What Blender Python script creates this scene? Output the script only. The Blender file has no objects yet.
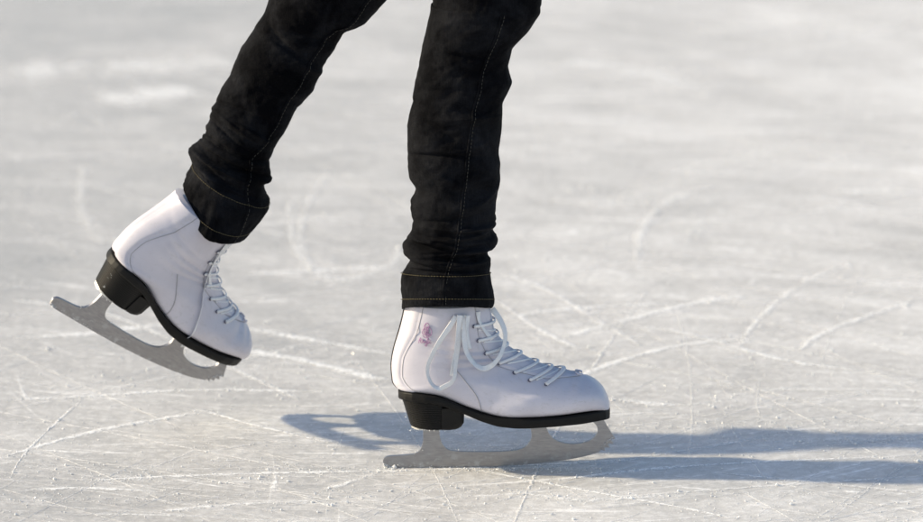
import bpy, bmesh, math, random
import numpy as np
from mathutils import Vector, Matrix
from mathutils.bvhtree import BVHTree

random.seed(11)
rng = np.random.default_rng(11)
PI = math.pi
scene = bpy.context.scene
COL = scene.collection

# ------------------------------------------------------------------ helpers
def link(name, verts, faces, mat, parent=None, smooth=True, M=None):
    me = bpy.data.meshes.new(name)
    me.from_pydata([tuple(v) for v in verts], [], [tuple(f) for f in faces])
    me.update()
    mats = mat if isinstance(mat, (list, tuple)) else [mat]
    for m in mats: me.materials.append(m)
    if smooth: me.polygons.foreach_set('use_smooth', [True] * len(me.polygons))
    o = bpy.data.objects.new(name, me)
    COL.objects.link(o)
    if M is not None: o.matrix_basis = M
    if parent is not None: o.parent = parent
    return o

def fix_normals(o):
    bm = bmesh.new(); bm.from_mesh(o.data)
    bmesh.ops.recalc_face_normals(bm, faces=bm.faces)
    bm.to_mesh(o.data); bm.free(); return o

def tag(o, label=None, cat=None, group=None, kind=None):
    if label: o['label'] = label
    if cat: o['category'] = cat
    if group: o['group'] = group
    if kind: o['kind'] = kind
    return o

class MB:
    def __init__(s): s.v = []; s.f = []
    def add(s, v, f):
        b = len(s.v); s.v += [tuple(p) for p in v]; s.f += [tuple(i + b for i in q) for q in f]
    def build(s, name, mat, parent=None, smooth=True): return link(name, s.v, s.f, mat, parent, smooth)

def cr(tab, t):
    """Catmull-Rom through rows of tab at parameter t (0..n-1)"""
    n = len(tab); t = max(0.0, min(n - 1.0, t)); i = min(int(t), n - 2); f = t - i
    p0 = tab[max(i - 1, 0)]; p1 = tab[i]; p2 = tab[i + 1]; p3 = tab[min(i + 2, n - 1)]
    return 0.5 * ((2 * p1) + (-p0 + p2) * f + (2 * p0 - 5 * p1 + 4 * p2 - p3) * f * f + (-p0 + 3 * p1 - 3 * p2 + p3) * f ** 3)

def crpath(pts, n):
    tab = np.array(pts, float)
    return [cr(tab, i * (len(pts) - 1) / (n - 1)) for i in range(n)]

def tube(mb, pts, r, k=8, flat=1.0, ups=None, caps=True):
    """tube or flat ribbon along pts; flat<1 thins it along the given up vectors"""
    pts = [Vector(p) for p in pts]; n = len(pts); V = []; F = []
    prev = None
    for i, p in enumerate(pts):
        t = (pts[min(i + 1, n - 1)] - pts[max(i - 1, 0)])
        t = t.normalized() if t.length > 1e-9 else Vector((1, 0, 0))
        u = Vector(ups[i]) if ups else (prev if prev else Vector((0.3, -1, 0.2)))
        u = (u - t * u.dot(t))
        if u.length < 1e-6: u = t.orthogonal()
        u.normalize(); prev = u
        b = t.cross(u)
        rr = r[i] if hasattr(r, '__len__') else r
        for j in range(k):
            a = 2 * PI * j / k
            V.append(p + b * math.cos(a) * rr + u * math.sin(a) * rr * flat)
    for i in range(n - 1):
        for j in range(k):
            F.append((i * k + j, i * k + (j + 1) % k, (i + 1) * k + (j + 1) % k, (i + 1) * k + j))
    if caps:
        F.append(tuple(range(k))[::-1]); F.append(tuple((n - 1) * k + j for j in range(k)))
    mb.add(V, F)

def interp(keys, x):
    xs = [k[0] for k in keys]; return np.interp(x, xs, [k[1] for k in keys])

# ------------------------------------------------------------------ materials
def newmat(name):
    m = bpy.data.materials.new(name); m.use_nodes = True
    nt = m.node_tree; return m, nt, nt.nodes['Principled BSDF'], nt.nodes, nt.links

def math_node(N, L, op, a, b=None, clamp=False):
    n = N.new('ShaderNodeMath'); n.operation = op; n.use_clamp = clamp
    for i, v in enumerate((a, b)):
        if v is None: continue
        if isinstance(v, (int, float)): n.inputs[i].default_value = v
        else: L.new(v, n.inputs[i])
    return n.outputs[0]

def ramp(N, L, fac, stops):
    r = N.new('ShaderNodeValToRGB'); L.new(fac, r.inputs[0])
    el = r.color_ramp.elements
    while len(el) < len(stops): el.new(0.5)
    for e, (p, c) in zip(el, stops):
        e.position = p; e.color = (c, c, c, 1) if isinstance(c, (int, float)) else tuple(c) + (1,)
    return r.outputs[0]

def noise(N, L, vec, scale, detail=4, rough=0.55, dist=0.0):
    n = N.new('ShaderNodeTexNoise'); n.inputs['Scale'].default_value = scale
    n.inputs['Detail'].default_value = detail; n.inputs['Roughness'].default_value = rough
    n.inputs['Distortion'].default_value = dist
    L.new(vec, n.inputs['Vector']); return n.outputs['Fac']

def mapping(N, L, vec, rot=0, scale=(1, 1, 1), loc=(0, 0, 0)):
    a = N.new('ShaderNodeMapping'); a.inputs['Rotation'].default_value = (0, 0, rot); L.new(vec, a.inputs[0])
    b = N.new('ShaderNodeMapping'); b.inputs['Scale'].default_value = scale; b.inputs['Location'].default_value = loc
    L.new(a.outputs[0], b.inputs[0]); return b.outputs[0]

def bump(N, L, B, h, strength, dist):
    b = N.new('ShaderNodeBump'); b.inputs['Strength'].default_value = strength; b.inputs['Distance'].default_value = dist
    L.new(h, b.inputs['Height']); L.new(b.outputs[0], B.inputs['Normal']); return b

def mixcol(N, L, fac, a, b):
    m = N.new('ShaderNodeMix'); m.data_type = 'RGBA'
    L.new(fac, m.inputs[0]) if not isinstance(fac, (int, float)) else setattr(m.inputs[0], 'default_value', fac)
    for v, i in ((a, 6), (b, 7)):
        if isinstance(v, tuple): m.inputs[i].default_value = v + (1,)
        else: L.new(v, m.inputs[i])
    return m.outputs[2]

def leather_mat():
    m, nt, B, N, L = newmat('white_leather')
    g = N.new('ShaderNodeNewGeometry'); tc = N.new('ShaderNodeTexCoord'); v = tc.outputs['Object']
    big = noise(N, L, v, 14, 5, 0.6)
    col = mixcol(N, L, ramp(N, L, big, [(0.35, 0.0), (0.7, 1.0)]), (0.62, 0.60, 0.665), (0.535, 0.52, 0.585))
    sm = noise(N, L, mapping(N, L, v, 0.5, (1, 6, 3)), 45, 6, 0.7)          # scuffs
    col = mixcol(N, L, ramp(N, L, sm, [(0.56, 0.0), (0.68, 0.55)]), col, (0.48, 0.47, 0.49))
    sc2 = noise(N, L, mapping(N, L, v, 0.2, (5, 1, 14)), 22, 8, 0.8)
    sp = N.new('ShaderNodeSeparateXYZ'); L.new(v, sp.inputs[0])
    low = math_node(N, L, 'SUBTRACT', 1.35, math_node(N, L, 'MULTIPLY', math_node(N, L, 'SUBTRACT', sp.outputs[2], 0.065), 22.0), True)
    col = mixcol(N, L, math_node(N, L, 'MULTIPLY', ramp(N, L, sc2, [(0.56, 0.0), (0.64, 0.55)]), low), col, (0.33, 0.32, 0.33))
    L.new(col, B.inputs['Base Color'])
    B.inputs['Roughness'].default_value = 0.36
    B.inputs['Specular IOR Level'].default_value = 0.45
    vo = N.new('ShaderNodeTexVoronoi'); vo.inputs['Scale'].default_value = 900; L.new(v, vo.inputs['Vector'])
    cr_ = noise(N, L, v, 60, 4, 0.6, 0.6)
    h = math_node(N, L, 'ADD', math_node(N, L, 'MULTIPLY', vo.outputs['Distance'], 0.12), math_node(N, L, 'MULTIPLY', cr_, 0.8))
    bump(N, L, B, h, 0.22, 0.0012)
    return m

def plain(name, col, rough=0.5, spec=0.5, metal=0.0, vary=0.25, scale=80, bs=0.15, bd=0.0006):
    m, nt, B, N, L = newmat(name)
    tc = N.new('ShaderNodeTexCoord'); n1 = noise(N, L, tc.outputs['Object'], scale, 5, 0.6)
    c2 = tuple(c * (1 - vary) for c in col)
    L.new(mixcol(N, L, ramp(N, L, n1, [(0.3, 0.0), (0.7, 1.0)]), col, c2), B.inputs['Base Color'])
    B.inputs['Roughness'].default_value = rough; B.inputs['Specular IOR Level'].default_value = spec
    B.inputs['Metallic'].default_value = metal
    bump(N, L, B, n1, bs, bd); return m

def steel_mat():
    m, nt, B, N, L = newmat('brushed_blade_steel')
    tc = N.new('ShaderNodeTexCoord'); v = tc.outputs['Object']
    s = noise(N, L, mapping(N, L, v, 0, (30, 60, 130)), 3, 5, 0.6)
    blot = noise(N, L, v, 95, 8, 0.78)
    col = mixcol(N, L, ramp(N, L, s, [(0.3, 0.0), (0.7, 1.0)]), (0.37, 0.37, 0.385), (0.27, 0.27, 0.285))
    # frost and wet ice clinging to the lower edge
    sep = N.new('ShaderNodeSeparateXYZ'); L.new(v, sep.inputs[0])
    low = math_node(N, L, 'SUBTRACT', 1.0, math_node(N, L, 'MULTIPLY', sep.outputs[2], 38.0), True)
    fm = math_node(N, L, 'MULTIPLY', ramp(N, L, blot, [(0.54, 0.0), (0.62, 0.7)]), math_node(N, L, 'ADD', low, 0.05), True)
    col = mixcol(N, L, fm, col, (0.55, 0.57, 0.60))
    L.new(col, B.inputs['Base Color'])
    B.inputs['Metallic'].default_value = 0.85
    L.new(ramp(N, L, blot, [(0.3, 0.28), (0.7, 0.5)]), B.inputs['Roughness'])
    bump(N, L, B, blot, 0.12, 0.0004)
    return m

def denim_mat():
    m, nt, B, N, L = newmat('black_denim')
    tc = N.new('ShaderNodeTexCoord'); v = tc.outputs['Object']
    wear = noise(N, L, v, 16, 6, 0.65, 0.3)
    slub = noise(N, L, mapping(N, L, v, 0.0, (900, 900, 60)), 1, 3, 0.6)     # vertical slubs of the weave
    weft = noise(N, L, mapping(N, L, v, 0.0, (140, 140, 1100)), 1, 2, 0.6)
    f = math_node(N, L, 'MULTIPLY', ramp(N, L, wear, [(0.42, 0.0), (0.72, 1.0)]), ramp(N, L, slub, [(0.35, 0.45), (0.7, 1.0)]), True)
    col = mixcol(N, L, f, (0.0013, 0.0014, 0.0023), (0.022, 0.023, 0.027))
    L.new(col, B.inputs['Base Color'])
    B.inputs['Roughness'].default_value = 0.82; B.inputs['Specular IOR Level'].default_value = 0.05
    B.inputs['Sheen Weight'].default_value = 0.006; B.inputs['Sheen Roughness'].default_value = 0.5
    h = math_node(N, L, 'ADD', math_node(N, L, 'ADD', slub, weft), math_node(N, L, 'MULTIPLY', noise(N, L, v, 90, 5, 0.6), 2.2))
    bump(N, L, B, h, 0.55, 0.0012)
    return m

def ice_mat():
    m, nt, B, N, L = newmat('scratched_rink_ice')
    tc = N.new('ShaderNodeTexCoord'); v = tc.outputs['Object']
    # wobble the coordinates a little so that long scratches bend
    wn = N.new('ShaderNodeTexNoise'); wn.inputs['Scale'].default_value = 0.7; wn.inputs['Detail'].default_value = 1
    L.new(v, wn.inputs['Vector'])
    vm = N.new('ShaderNodeVectorMath'); vm.operation = 'SCALE'; vm.inputs['Scale'].default_value = 0.9; L.new(wn.outputs['Color'], vm.inputs[0])
    va = N.new('ShaderNodeVectorMath'); va.operation = 'ADD'; L.new(v, va.inputs[0]); L.new(vm.outputs[0], va.inputs[1])
    w = va.outputs[0]
    big = noise(N, L, v, 1.3, 5, 0.6, 0.3)
    mid = noise(N, L, mapping(N, L, w, 0.25, (1.0, 1.8, 1)), 7, 6, 0.62, 0.4)
    fine = noise(N, L, v, 70, 5, 0.7)
    grit = noise(N, L, v, 420, 3, 0.7)
    base = math_node(N, L, 'ADD', math_node(N, L, 'MULTIPLY', ramp(N, L, big, [(0.3, 0.0), (0.7, 1.0)]), 0.30),
                     math_node(N, L, 'MULTIPLY', ramp(N, L, mid, [(0.32, 0.0), (0.72, 1.0)]), 0.30))
    # lens falloff and glare painted into the ice colour, whiter towards the right
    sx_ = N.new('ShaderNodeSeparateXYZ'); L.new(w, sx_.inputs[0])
    painted_glare = math_node(N, L, 'MULTIPLY', math_node(N, L, 'ADD', math_node(N, L, 'MULTIPLY', sx_.outputs[0], .45), .15, True), .40)
    base = math_node(N, L, 'ADD', base, painted_glare)
    base = math_node(N, L, 'ADD', base, math_node(N, L, 'MULTIPLY', ramp(N, L, fine, [(0.42, 0.0), (0.72, 1.0)]), 0.30))
    base = math_node(N, L, 'ADD', base, math_node(N, L, 'MULTIPLY', ramp(N, L, grit, [(0.55, 0.0), (0.68, 1.0)]), 0.30))
    # families of long thin cuts: narrow bands of strongly stretched noise
    tot = None
    for i, (ang, sx, sy, wd, th, amp) in enumerate([(0.10, 0.5, 34, 0.010, 0.46, 0.75), (-0.22, 0.45, 42, 0.008, 0.50, 0.7), (0.55, 0.5, 30, 0.008, 0.54, 0.6),
                 (-0.75, 0.55, 26, 0.008, 0.55, 0.55), (1.25, 0.6, 22, 0.008, 0.57, 0.5), (-1.3, 0.6, 30, 0.006, 0.56, 0.5), (0.02, 0.7, 95, 0.013, 0.45, 0.5), (-0.45, 0.8, 80, 0.010, 0.50, 0.5)]):
        n = noise(N, L, mapping(N, L, w, ang, (sx, sy, 1), (i * 7.3, i * 3.1, 0)), 1.0, 1.5, 0.5)
        line = math_node(N, L, 'SUBTRACT', 1.0, math_node(N, L, 'DIVIDE', math_node(N, L, 'ABSOLUTE', math_node(N, L, 'SUBTRACT', n, 0.5)), wd), True)
        mk = ramp(N, L, noise(N, L, mapping(N, L, v, ang, (1.4, 7, 1), (i * 2.7, 1.1 * i, i)), 1.6, 4, 0.7), [(th, 0.0), (th + 0.13, 1.0)])
        s = math_node(N, L, 'MULTIPLY', math_node(N, L, 'MULTIPLY', line, mk), amp)
        tot = s if tot is None else math_node(N, L, 'MAXIMUM', tot, s)
    tot = math_node(N, L, 'MULTIPLY', tot, ramp(N, L, fine, [(0.35, 0.35), (0.6, 1.0)]))
    fac = math_node(N, L, 'ADD', base, math_node(N, L, 'MULTIPLY', tot, 1.0), True)
    col = ramp(N, L, fac, [(0.0, (0.385, 0.376, 0.365)), (0.38, (0.515, 0.505, 0.492)), (0.72, (0.71, 0.703, 0.694)), (1.0, (0.97, 0.965, 0.96))])
    L.new(col, B.inputs['Base Color'])
    L.new(ramp(N, L, fac, [(0.1, 0.22), (0.6, 0.58)]), B.inputs['Roughness'])
    B.inputs['IOR'].default_value = 1.31; B.inputs['Specular IOR Level'].default_value = 0.5
    B.inputs['Subsurface Weight'].default_value = .45; B.inputs['Subsurface Radius'].default_value = (1, 1, 1); B.inputs['Subsurface Scale'].default_value = .012
    h = math_node(N, L, 'ADD', math_node(N, L, 'MULTIPLY', tot, 0.5), math_node(N, L, 'MULTIPLY', fine, 0.8))
    h = math_node(N, L, 'ADD', h, math_node(N, L, 'MULTIPLY', grit, 0.35))
    h = math_node(N, L, 'ADD', h, math_node(N, L, 'MULTIPLY', mid, 2.0))
    bump(N, L, B, h, 0.5, 0.0022)
    return m

def frost_mat():
    m, nt, B, N, L = newmat('frosty_skate_cut')
    tc = N.new('ShaderNodeTexCoord'); v = tc.outputs['Object']
    n1 = noise(N, L, v, 130, 5, 0.75); n2 = noise(N, L, v, 9, 3, 0.6)
    B.inputs['Base Color'].default_value = (0.93, 0.93, 0.925, 1); B.inputs['Roughness'].default_value = 0.6
    B.inputs['IOR'].default_value = 1.31
    a = math_node(N, L, 'MULTIPLY', ramp(N, L, n1, [(0.40, 0.22), (0.56, 1.0)]), ramp(N, L, n2, [(0.30, 0.3), (0.52, 1.0)]))
    at = N.new('ShaderNodeAttribute'); at.attribute_name = 'dens'
    L.new(math_node(N, L, 'MULTIPLY', a, at.outputs['Fac'], True), B.inputs['Alpha'])
    bump(N, L, B, n1, 0.6, 0.001); return m

def chip_mat():
    m, nt, B, N, L = newmat('ice_chip')
    tc = N.new('ShaderNodeTexCoord'); n1 = noise(N, L, tc.outputs['Object'], 300, 2)
    L.new(mixcol(N, L, n1, (0.93, 0.94, 0.95), (0.82, 0.84, 0.86)), B.inputs['Base Color'])
    B.inputs['Roughness'].default_value = 0.16; B.inputs['IOR'].default_value = 1.31
    tr = N.new('ShaderNodeBsdfTranslucent'); tr.inputs[0].default_value = (.97, .97, .97, 1)
    mx = N.new('ShaderNodeMixShader'); mx.inputs[0].default_value = .38
    L.new(B.outputs[0], mx.inputs[1]); L.new(tr.outputs[0], mx.inputs[2]); L.new(mx.outputs[0], N['Material Output'].inputs[0])
    return m

LEATHER = leather_mat()
LINING = plain('pale_tongue_fabric', (0.62, 0.63, 0.70), 0.7, 0.3)
LACE = plain('white_cotton_lace', (0.82, 0.82, 0.83), 0.75, 0.2, 0, 0.12, 700, 0.5, 0.0008)
THREADW = plain('grey_stitching', (0.42, 0.41, 0.43), 0.7, 0.2)
BLACK = plain('black_heel_leather', (0.007, 0.0068, 0.0065), 0.5, 0.25, 0, 0.35, 60, 0.3, 0.001)
BLACKE = plain('black_sole_edge', (0.006, 0.0058, 0.0055), 0.55, 0.22, 0, 0.3, 90, 0.3, 0.0008)
PIPE = plain('black_back_piping', (0.015, 0.015, 0.018), 0.6, 0.3)
STEEL = steel_mat()
PLATE = plain('bright_blade_plate', (0.60, 0.60, 0.58), 0.4, 0.5, 0.55)
EYE = plain('dark_eyelet_metal', (0.10, 0.10, 0.16), 0.4, 0.5, 0.5)
PINK = plain('purple_pink_emblem_ink', (0.44, 0.25, 0.44), 0.6, 0.3)
DENIM = denim_mat()
GOLD = plain('dull_gold_thread', (0.115, 0.097, 0.055), 0.75, 0.2)
GREYT = plain('dark_grey_thread', (0.075, 0.07, 0.06), 0.75, 0.2)
SKIN = plain('skin', (0.52, 0.33, 0.25), 0.55, 0.4, 0, 0.08, 60)
HAIR = plain('brown_hair', (0.06, 0.035, 0.02), 0.6, 0.4)
JACKET = plain('dark_knit_jacket', (0.03, 0.035, 0.05), 0.85, 0.2)
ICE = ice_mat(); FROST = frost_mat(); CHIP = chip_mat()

# ------------------------------------------------------------------ the skate
def T(u, v):      # trace units of the side elevation -> metres (x along the foot, z up from the ice)
    return (0.0004552 * u - 0.1625, 0.2285 - 0.0004693 * v)

# each row: back/bottom point, front/top point, half width, squareness at back/bottom, at front/top, narrowing to the front
BT = []
for (a, b, w, na, nb, tp) in [
    ((97, 22), (326, 22), 38, 2.1, 2.1, .12), ((95, 45), (331, 45), 39, 2.1, 2.1, .14), ((83, 95), (340, 96), 37.5, 2.1, 2.1, .18),
    ((68, 145), (355, 122), 36, 2.1, 2.1, .24), ((60, 188), (378, 146), 35, 2.1, 2.1, .28), ((61, 225), (402, 162), 34.5, 2.15, 2.1, .32),
    ((67, 250), (428, 176), 35, 2.4, 2.1, .36), ((92, 262), (455, 191), 36, 3.2, 2.1, .38), ((180, 273), (488, 204), 37, 3.8, 2.1, .36),
    ((262, 304), (518, 213), 39, 4.0, 2.1, .32), ((350, 329), (552, 220), 44, 4.0, 2.15, .28), ((430, 332), (584, 227), 44, 4.0, 2.2, .24),
    ((510, 326), (610, 237), 44, 4.0, 2.3, .20), ((570, 321), (630, 250), 39, 3.6, 2.4, .16), ((615, 319), (647, 268), 31, 3.2, 2.5, .12),
    ((645, 322), (658, 290), 22, 2.8, 2.5, .1), ((659, 327), (663, 308), 9, 2.4, 2.4, .05)]:
    ax, az = T(*a); bx, bz = T(*b); BT.append((ax, az, bx, bz, w / 1000, na, nb, tp))
BT = np.array(BT); NT = len(BT) - 1

def S(t, th, off=0.0):
    ax, az, bx, bz, w, na, nb, tp = cr(BT, t)
    def pt(th):
        c, s = math.cos(th), math.sin(th)
        k = 0.5 + 0.5 * c; n = nb + (na - nb) * (k * k * (3 - 2 * k))
        sc = math.copysign(abs(c) ** (2 / n), c); ss = math.copysign(abs(s) ** (2 / n), s)
        mx, mz = (ax + bx) / 2, (az + bz) / 2
        y = -w * ss * (1 - tp * max(0, -sc) ** 1.0)
        # the ankle pinches in a little and the instep keeps a ridge
        return Vector((mx + (ax - mx) * sc, y, mz + (az - mz) * sc))
    p = pt(th)
    if off:
        e = 0.01
        d1 = pt(th + e) - pt(th - e)
        t2 = min(NT, t + .02); t1 = max(0, t - .02)
        d2 = S(t2, th) - S(t1, th)
        nrm = d1.cross(d2)
        if nrm.length > 1e-12:
            nrm.normalize()
            ctr = Vector(((ax + bx) / 2, 0, (az + bz) / 2))
            if nrm.dot(p - ctr) < 0: nrm = -nrm
            p = p + nrm * off
    return p

def crease(t, th):
    """soft wrinkles of worn leather round the ankle"""
    a = math.sin(th)
    if a == 0: return 0
    e = 0
    for (t0, k, sg, am, h0) in ((3.2, 1.1, .22, -.0016, 1.6), (4.3, 1.4, .25, -.0014, 1.9), (5.4, 1.2, .3, -.0012, 2.1), (2.1, .7, .2, -.0009, 1.2), (10.6, -.8, .35, -.0010, 2.4), (11.6, -.9, .3, -.0008, 2.5)):
        thn = th if th < PI else 2 * PI - th
        e += am * math.exp(-((t - t0 - k * (thn - h0)) / sg) ** 2) * math.exp(-((thn - h0) / .7) ** 2)
    return e * 1.5

def patch(mb, t0, t1, a0, a1, off, nt=60, na=10, inner=-0.0008, shape=None):
    """a sheet of leather laid on the boot: outer skin plus side walls"""
    V = []; F = []
    for i in range(nt + 1):
        t = t0 + (t1 - t0) * i / nt
        lo, hi = (a0, a1) if shape is None else shape(t)
        for j in range(na + 1):
            a = lo + (hi - lo) * j / na
            edge = min(j, na - j) == 0 or i in (0, nt)
            V.append(S(t, a, (inner if edge else off) + crease(t, a)))
    for i in range(nt):
        for j in range(na):
            b = i * (na + 1) + j; F.append((b, b + 1, b + na + 2, b + na + 1))
    mb.add(V, F)

def build_skate(kind):
    # boot upper
    NR, NA = 150, 72
    V = []; F = []
    for i in range(NR + 1):
        t = NT * i / NR
        for j in range(NA):
            th = 2 * PI * j / NA; V.append(S(t, th, crease(t, th) or 1e-6))
    for i in range(NR):
        for j in range(NA): F.append((i * NA + j, i * NA + (j + 1) % NA, (i + 1) * NA + (j + 1) % NA, (i + 1) * NA + j))
    F.append(tuple(range(NA))[::-1]); F.append(tuple(NR * NA + j for j in range(NA)))
    boot = fix_normals(link('ice_skate', V, F, LEATHER))
    bvh = BVHTree.FromPolygons([Vector(v) for v in V], F)

    def near(u, v, side=-1, off=0.0):
        x, z = T(u, v)
        h = bvh.ray_cast(Vector((x, side * 0.3, z)), Vector((0, -side, 0)))
        if h[0] is None: return None, None
        n = h[1] if h[1].y * side > 0 else -h[1]
        return h[0] + n * off, n
    grid = [(t, th, S(t, th)) for t in np.linspace(0, NT, 121) for th in np.linspace(0.05, PI, 80)]
    def param(u, v):
        p, _ = near(u, v)
        g = min(grid, key=lambda q: (q[2] - p).length); return g[0], g[1]

    # back stay, facings, tongue, toe-side seams
    bs = lambda s: (lambda t: (0.02 * s, s * interp([(0, .95), (2, .85), (3.5, .62), (5, .56), (7.2, .80)], t)))
    for s in (1, -1):
        mb = MB(); patch(mb, 0, 7.15, 0, 0, 0.0011, 70, 8, shape=bs(s)); fix_normals(mb.build('back_stay', LEATHER, boot))
    fsh = lambda s: (lambda t: tuple(PI + s * q for q in (interp([(0, .26), (5, .30), (10.2, .20), (10.9, .03)], t), interp([(0, .86), (3, .86), (6, .95), (9, .80), (10.9, .18)], t))))
    for s in (1, -1):
        mb = MB(); patch(mb, 0, 10.9, 0, 0, 0.0013, 110, 10, shape=fsh(s)); fix_normals(mb.build('lace_facing', LEATHER, boot))
    mb = MB(); patch(mb, 0, 11.0, 0, 0, 0.0006, 110, 8, shape=lambda t: (PI - .25, PI + .25)); fix_normals(mb.build('tongue', LINING, boot))
    # top knot of leather where the facings meet
    mb = MB()
    for s in (1, -1):
        P = [S(10.75 + .25 * math.cos(q), PI + s * (.1 + .12 * math.sin(q)), .0022) for q in np.linspace(0, PI, 9)]
        tube(mb, P, .0013, 6)
    mb.build('facing_tab', LEATHER, boot)
    # seams: fine raised thread lines lying on the leather
    mb = MB()
    def surf_line(path, r=.00042, off=.0005, n=60, dash=False):
        pts = []
        for q in crpath(path, n):
            p, nn = near(q[0], q[1], -1, off)
            if p is not None: pts.append(p)
        if len(pts) > 2:
            if dash:
                for i in range(0, len(pts) - 1, 2): tube(mb, [pts[i], pts[i + 1]], r, 5)
            else: tube(mb, pts, r, 6)
    surf_line([(232, 190), (262, 225), (290, 262), (304, 300), (310, 338)], .0005)
    for s in (1, -1):
        tube(mb, [S(t, s * (interp([(0, .95), (2, .85), (3.5, .62), (5, .56), (7.2, .80)], t) + .03), .0001) for t in np.linspace(0, 7.15, 80)], .00042, 6)
        tube(mb, [S(t, PI + s * (fsh(1)(t)[1] - PI + .015), .0001) for t in np.linspace(0, 10.8, 110)], .0004, 6)
    for t0 in (): pass
    mb.build('stitching', THREADW, boot)
    # dark piping down the back of the heel
    mb = MB(); tube(mb, [S(t, .045 if kind == 'front' else -1.1, .0013) for t in np.linspace(0, 6.6, 70)], .00085, 8); mb.build('back_piping', PIPE, boot)

    # ---- sole, heel
    HW = [(76, 1), (79, 9), (85, 16), (95, 23), (115, 30), (150, 34.5), (200, 34), (260, 32), (350, 38), (430, 42), (510, 42.5), (560, 40), (600, 34), (630, 26), (650, 18), (660, 9), (664, 2)]
    ZT = [(70, 271), (120, 277), (180, 286), (220, 299), (262, 317), (310, 335), (350, 345), (430, 350), (510, 345), (580, 337), (664, 325)]
    ZB = [(70, 290), (180, 305), (220, 318), (255, 332), (300, 352), (350, 368), (400, 373), (430, 373), (510, 368), (580, 362), (664, 350)]
    def smooth_interp(K, u):      # the traced edge is the near one: bring it to the centre plane
        return float(np.mean([interp(K, u + d) - 500 * interp(HW, u + d) / 1000 for d in (-9, -4.5, 0, 4.5, 9)]))
    us = [76 + (664 - 76) * (0.5 - 0.5 * math.cos(PI * i / 110)) for i in range(111)]
    V = []; F = []; k = 8
    for u in us:
        hw = float(interp(HW, u)) / 1000 + .0018; zt = T(u, smooth_interp(ZT, u))[1] + .0005; zb = T(u, smooth_interp(ZB, u))[1]
        x = T(u, 0)[0]; b = min(.0012, hw * .3); zm = (zt + zb) / 2
        V += [(x, -hw + b, zt), (x, -hw, zt - b), (x, -hw - .0004, zm), (x, -hw, zb + b), (x, -hw + b, zb), (x, hw - b, zb), (x, hw, zb + b), (x, hw, zt - b), (x, hw - b, zt)]
    k = 9
    for i in range(len(us) - 1):
        for j in range(k): F.append((i * k + j, i * k + (j + 1) % k, (i + 1) * k + (j + 1) % k, (i + 1) * k + j))
    F.append(tuple(range(k))); F.append(tuple((len(us) - 1) * k + j for j in range(k)))
    fix_normals(link('sole', V, F, BLACKE, boot, smooth=False))
    # heel: a stack of leather lifts at the back, a smooth block in front
    def heel_layer(v, inset, u_back, u_front, ybulge=0.0):
        pts = []
        hw0 = .0338 - inset
        xb = T(u_back, 0)[0] + inset; xf = T(u_front, 0)[0]
        n = 22
        for i in range(n + 1):                     # horseshoe from front-left round the back to front-right
            a = -PI / 2 + PI * i / n
            pts.append((xb + .034 - .034 * abs(math.cos(a)) ** .9, hw0 * math.sin(a) / 1.0))
        poly = [(xf, -hw0 * .93)] + pts + [(xf, hw0 * .93)]
        z = T(0, v)[1]
        return [(x, y, z) for x, y in poly]
    V = []; F = []; ring = None
    vs = []
    for i in range(15):
        v0 = 282 + i * (363 - 282) / 15; v1 = v0 + (363 - 282) / 15
        vs += [(v0 + .25, .0), (v0 + .9, -.0004), (v1 - .9, -.0004), (v1 - .25, .0), (v1, .0009)]
    first = True
    for (v, ins) in [(276, .0005)] + vs + [(363.4, .002)]:
        f = (v - 268) / 96
        L_ = heel_layer(v, ins + .0035 * f, 80 + 22 * f, 198)
        b = len(V); V += L_; n = len(L_)
        if not first:
            for j in range(n): F.append((b - n + j, b - n + (j + 1) % n, b + (j + 1) % n, b + j))
        first = False
    F.append(tuple(range(n))); F.append(tuple(len(V) - n + j for j in range(n)))
    fix_normals(link('heel', V, F, BLACK, boot, smooth=False))
    V = []; F = []; first = True
    for v, uf, ins in [(302, 256, 0), (310, 258, 0), (328, 258, 0), (347, 257, 0), (358, 250, 0), (363.6, 243, .0015)]:
        z = T(0, v)[1]; x0 = T(195, 0)[0]; x1 = T(uf, 0)[0]; hw = .0326 - ins - .003 * (v - 272) / 93
        P = [(x0, -hw - .0007), (x1 - .011, -hw - .0007), (x1 - .004, -hw + .002), (x1, -hw + .007), (x1 - .009, 0), (x1, hw - .007), (x1 - .004, hw - .002), (x1 - .011, hw + .0007), (x0, hw + .0007)]
        b = len(V); n = len(P); V += [(x, y, z) for x, y in P]
        if not first:
            for j in range(n): F.append((b - n + j, b - n + (j + 1) % n, b + (j + 1) % n, b + j))
        first = False
    F.append(tuple(range(n))); F.append(tuple(len(V) - n + j for j in range(n)))
    fix_normals(link('heel_breast', V, F, BLACK, boot, smooth=False))

    # ---- blade
    def curve(P, n=5): return [tuple(q) for q in crpath(P, n * (len(P) - 1) + 1)]
    out = []
    out += curve([(34, 474), (33, 464), (44, 455), (80, 452), (118, 448), (136, 437), (143, 420), (145, 400), (144, 380), (142, 366)])
    out += curve([(190, 366), (190, 386), (192, 403), (199, 422), (214, 436), (240, 441), (310, 443), (385, 441), (420, 434), (438, 421), (447, 402), (444, 380), (440, 354)])
    out += curve([(482, 350), (487, 374), (497, 396), (512, 410), (535, 419), (566, 422), (596, 417), (618, 407), (630, 391), (628, 373), (615, 358), (600, 344)])
    out += [(640, 342), (648, 357), (656, 371), (664, 383), (670, 394), (680, 408), (667, 411), (675, 422), (659, 422), (664, 433), (649, 432), (652, 442), (640, 439)]
    out += curve([(636, 445), (600, 456), (550, 466), (480, 475), (400, 482), (300, 486.5), (200, 488), (110, 488), (60, 487.5), (38, 484)])
    th = .0019
    bm = bmesh.new()
    vv = [bm.verts.new((T(u, v)[0], -th, T(u, v)[1])) for u, v in out]
    ed = [bm.edges.new((vv[i], vv[(i + 1) % len(vv)])) for i in range(len(vv))]
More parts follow.
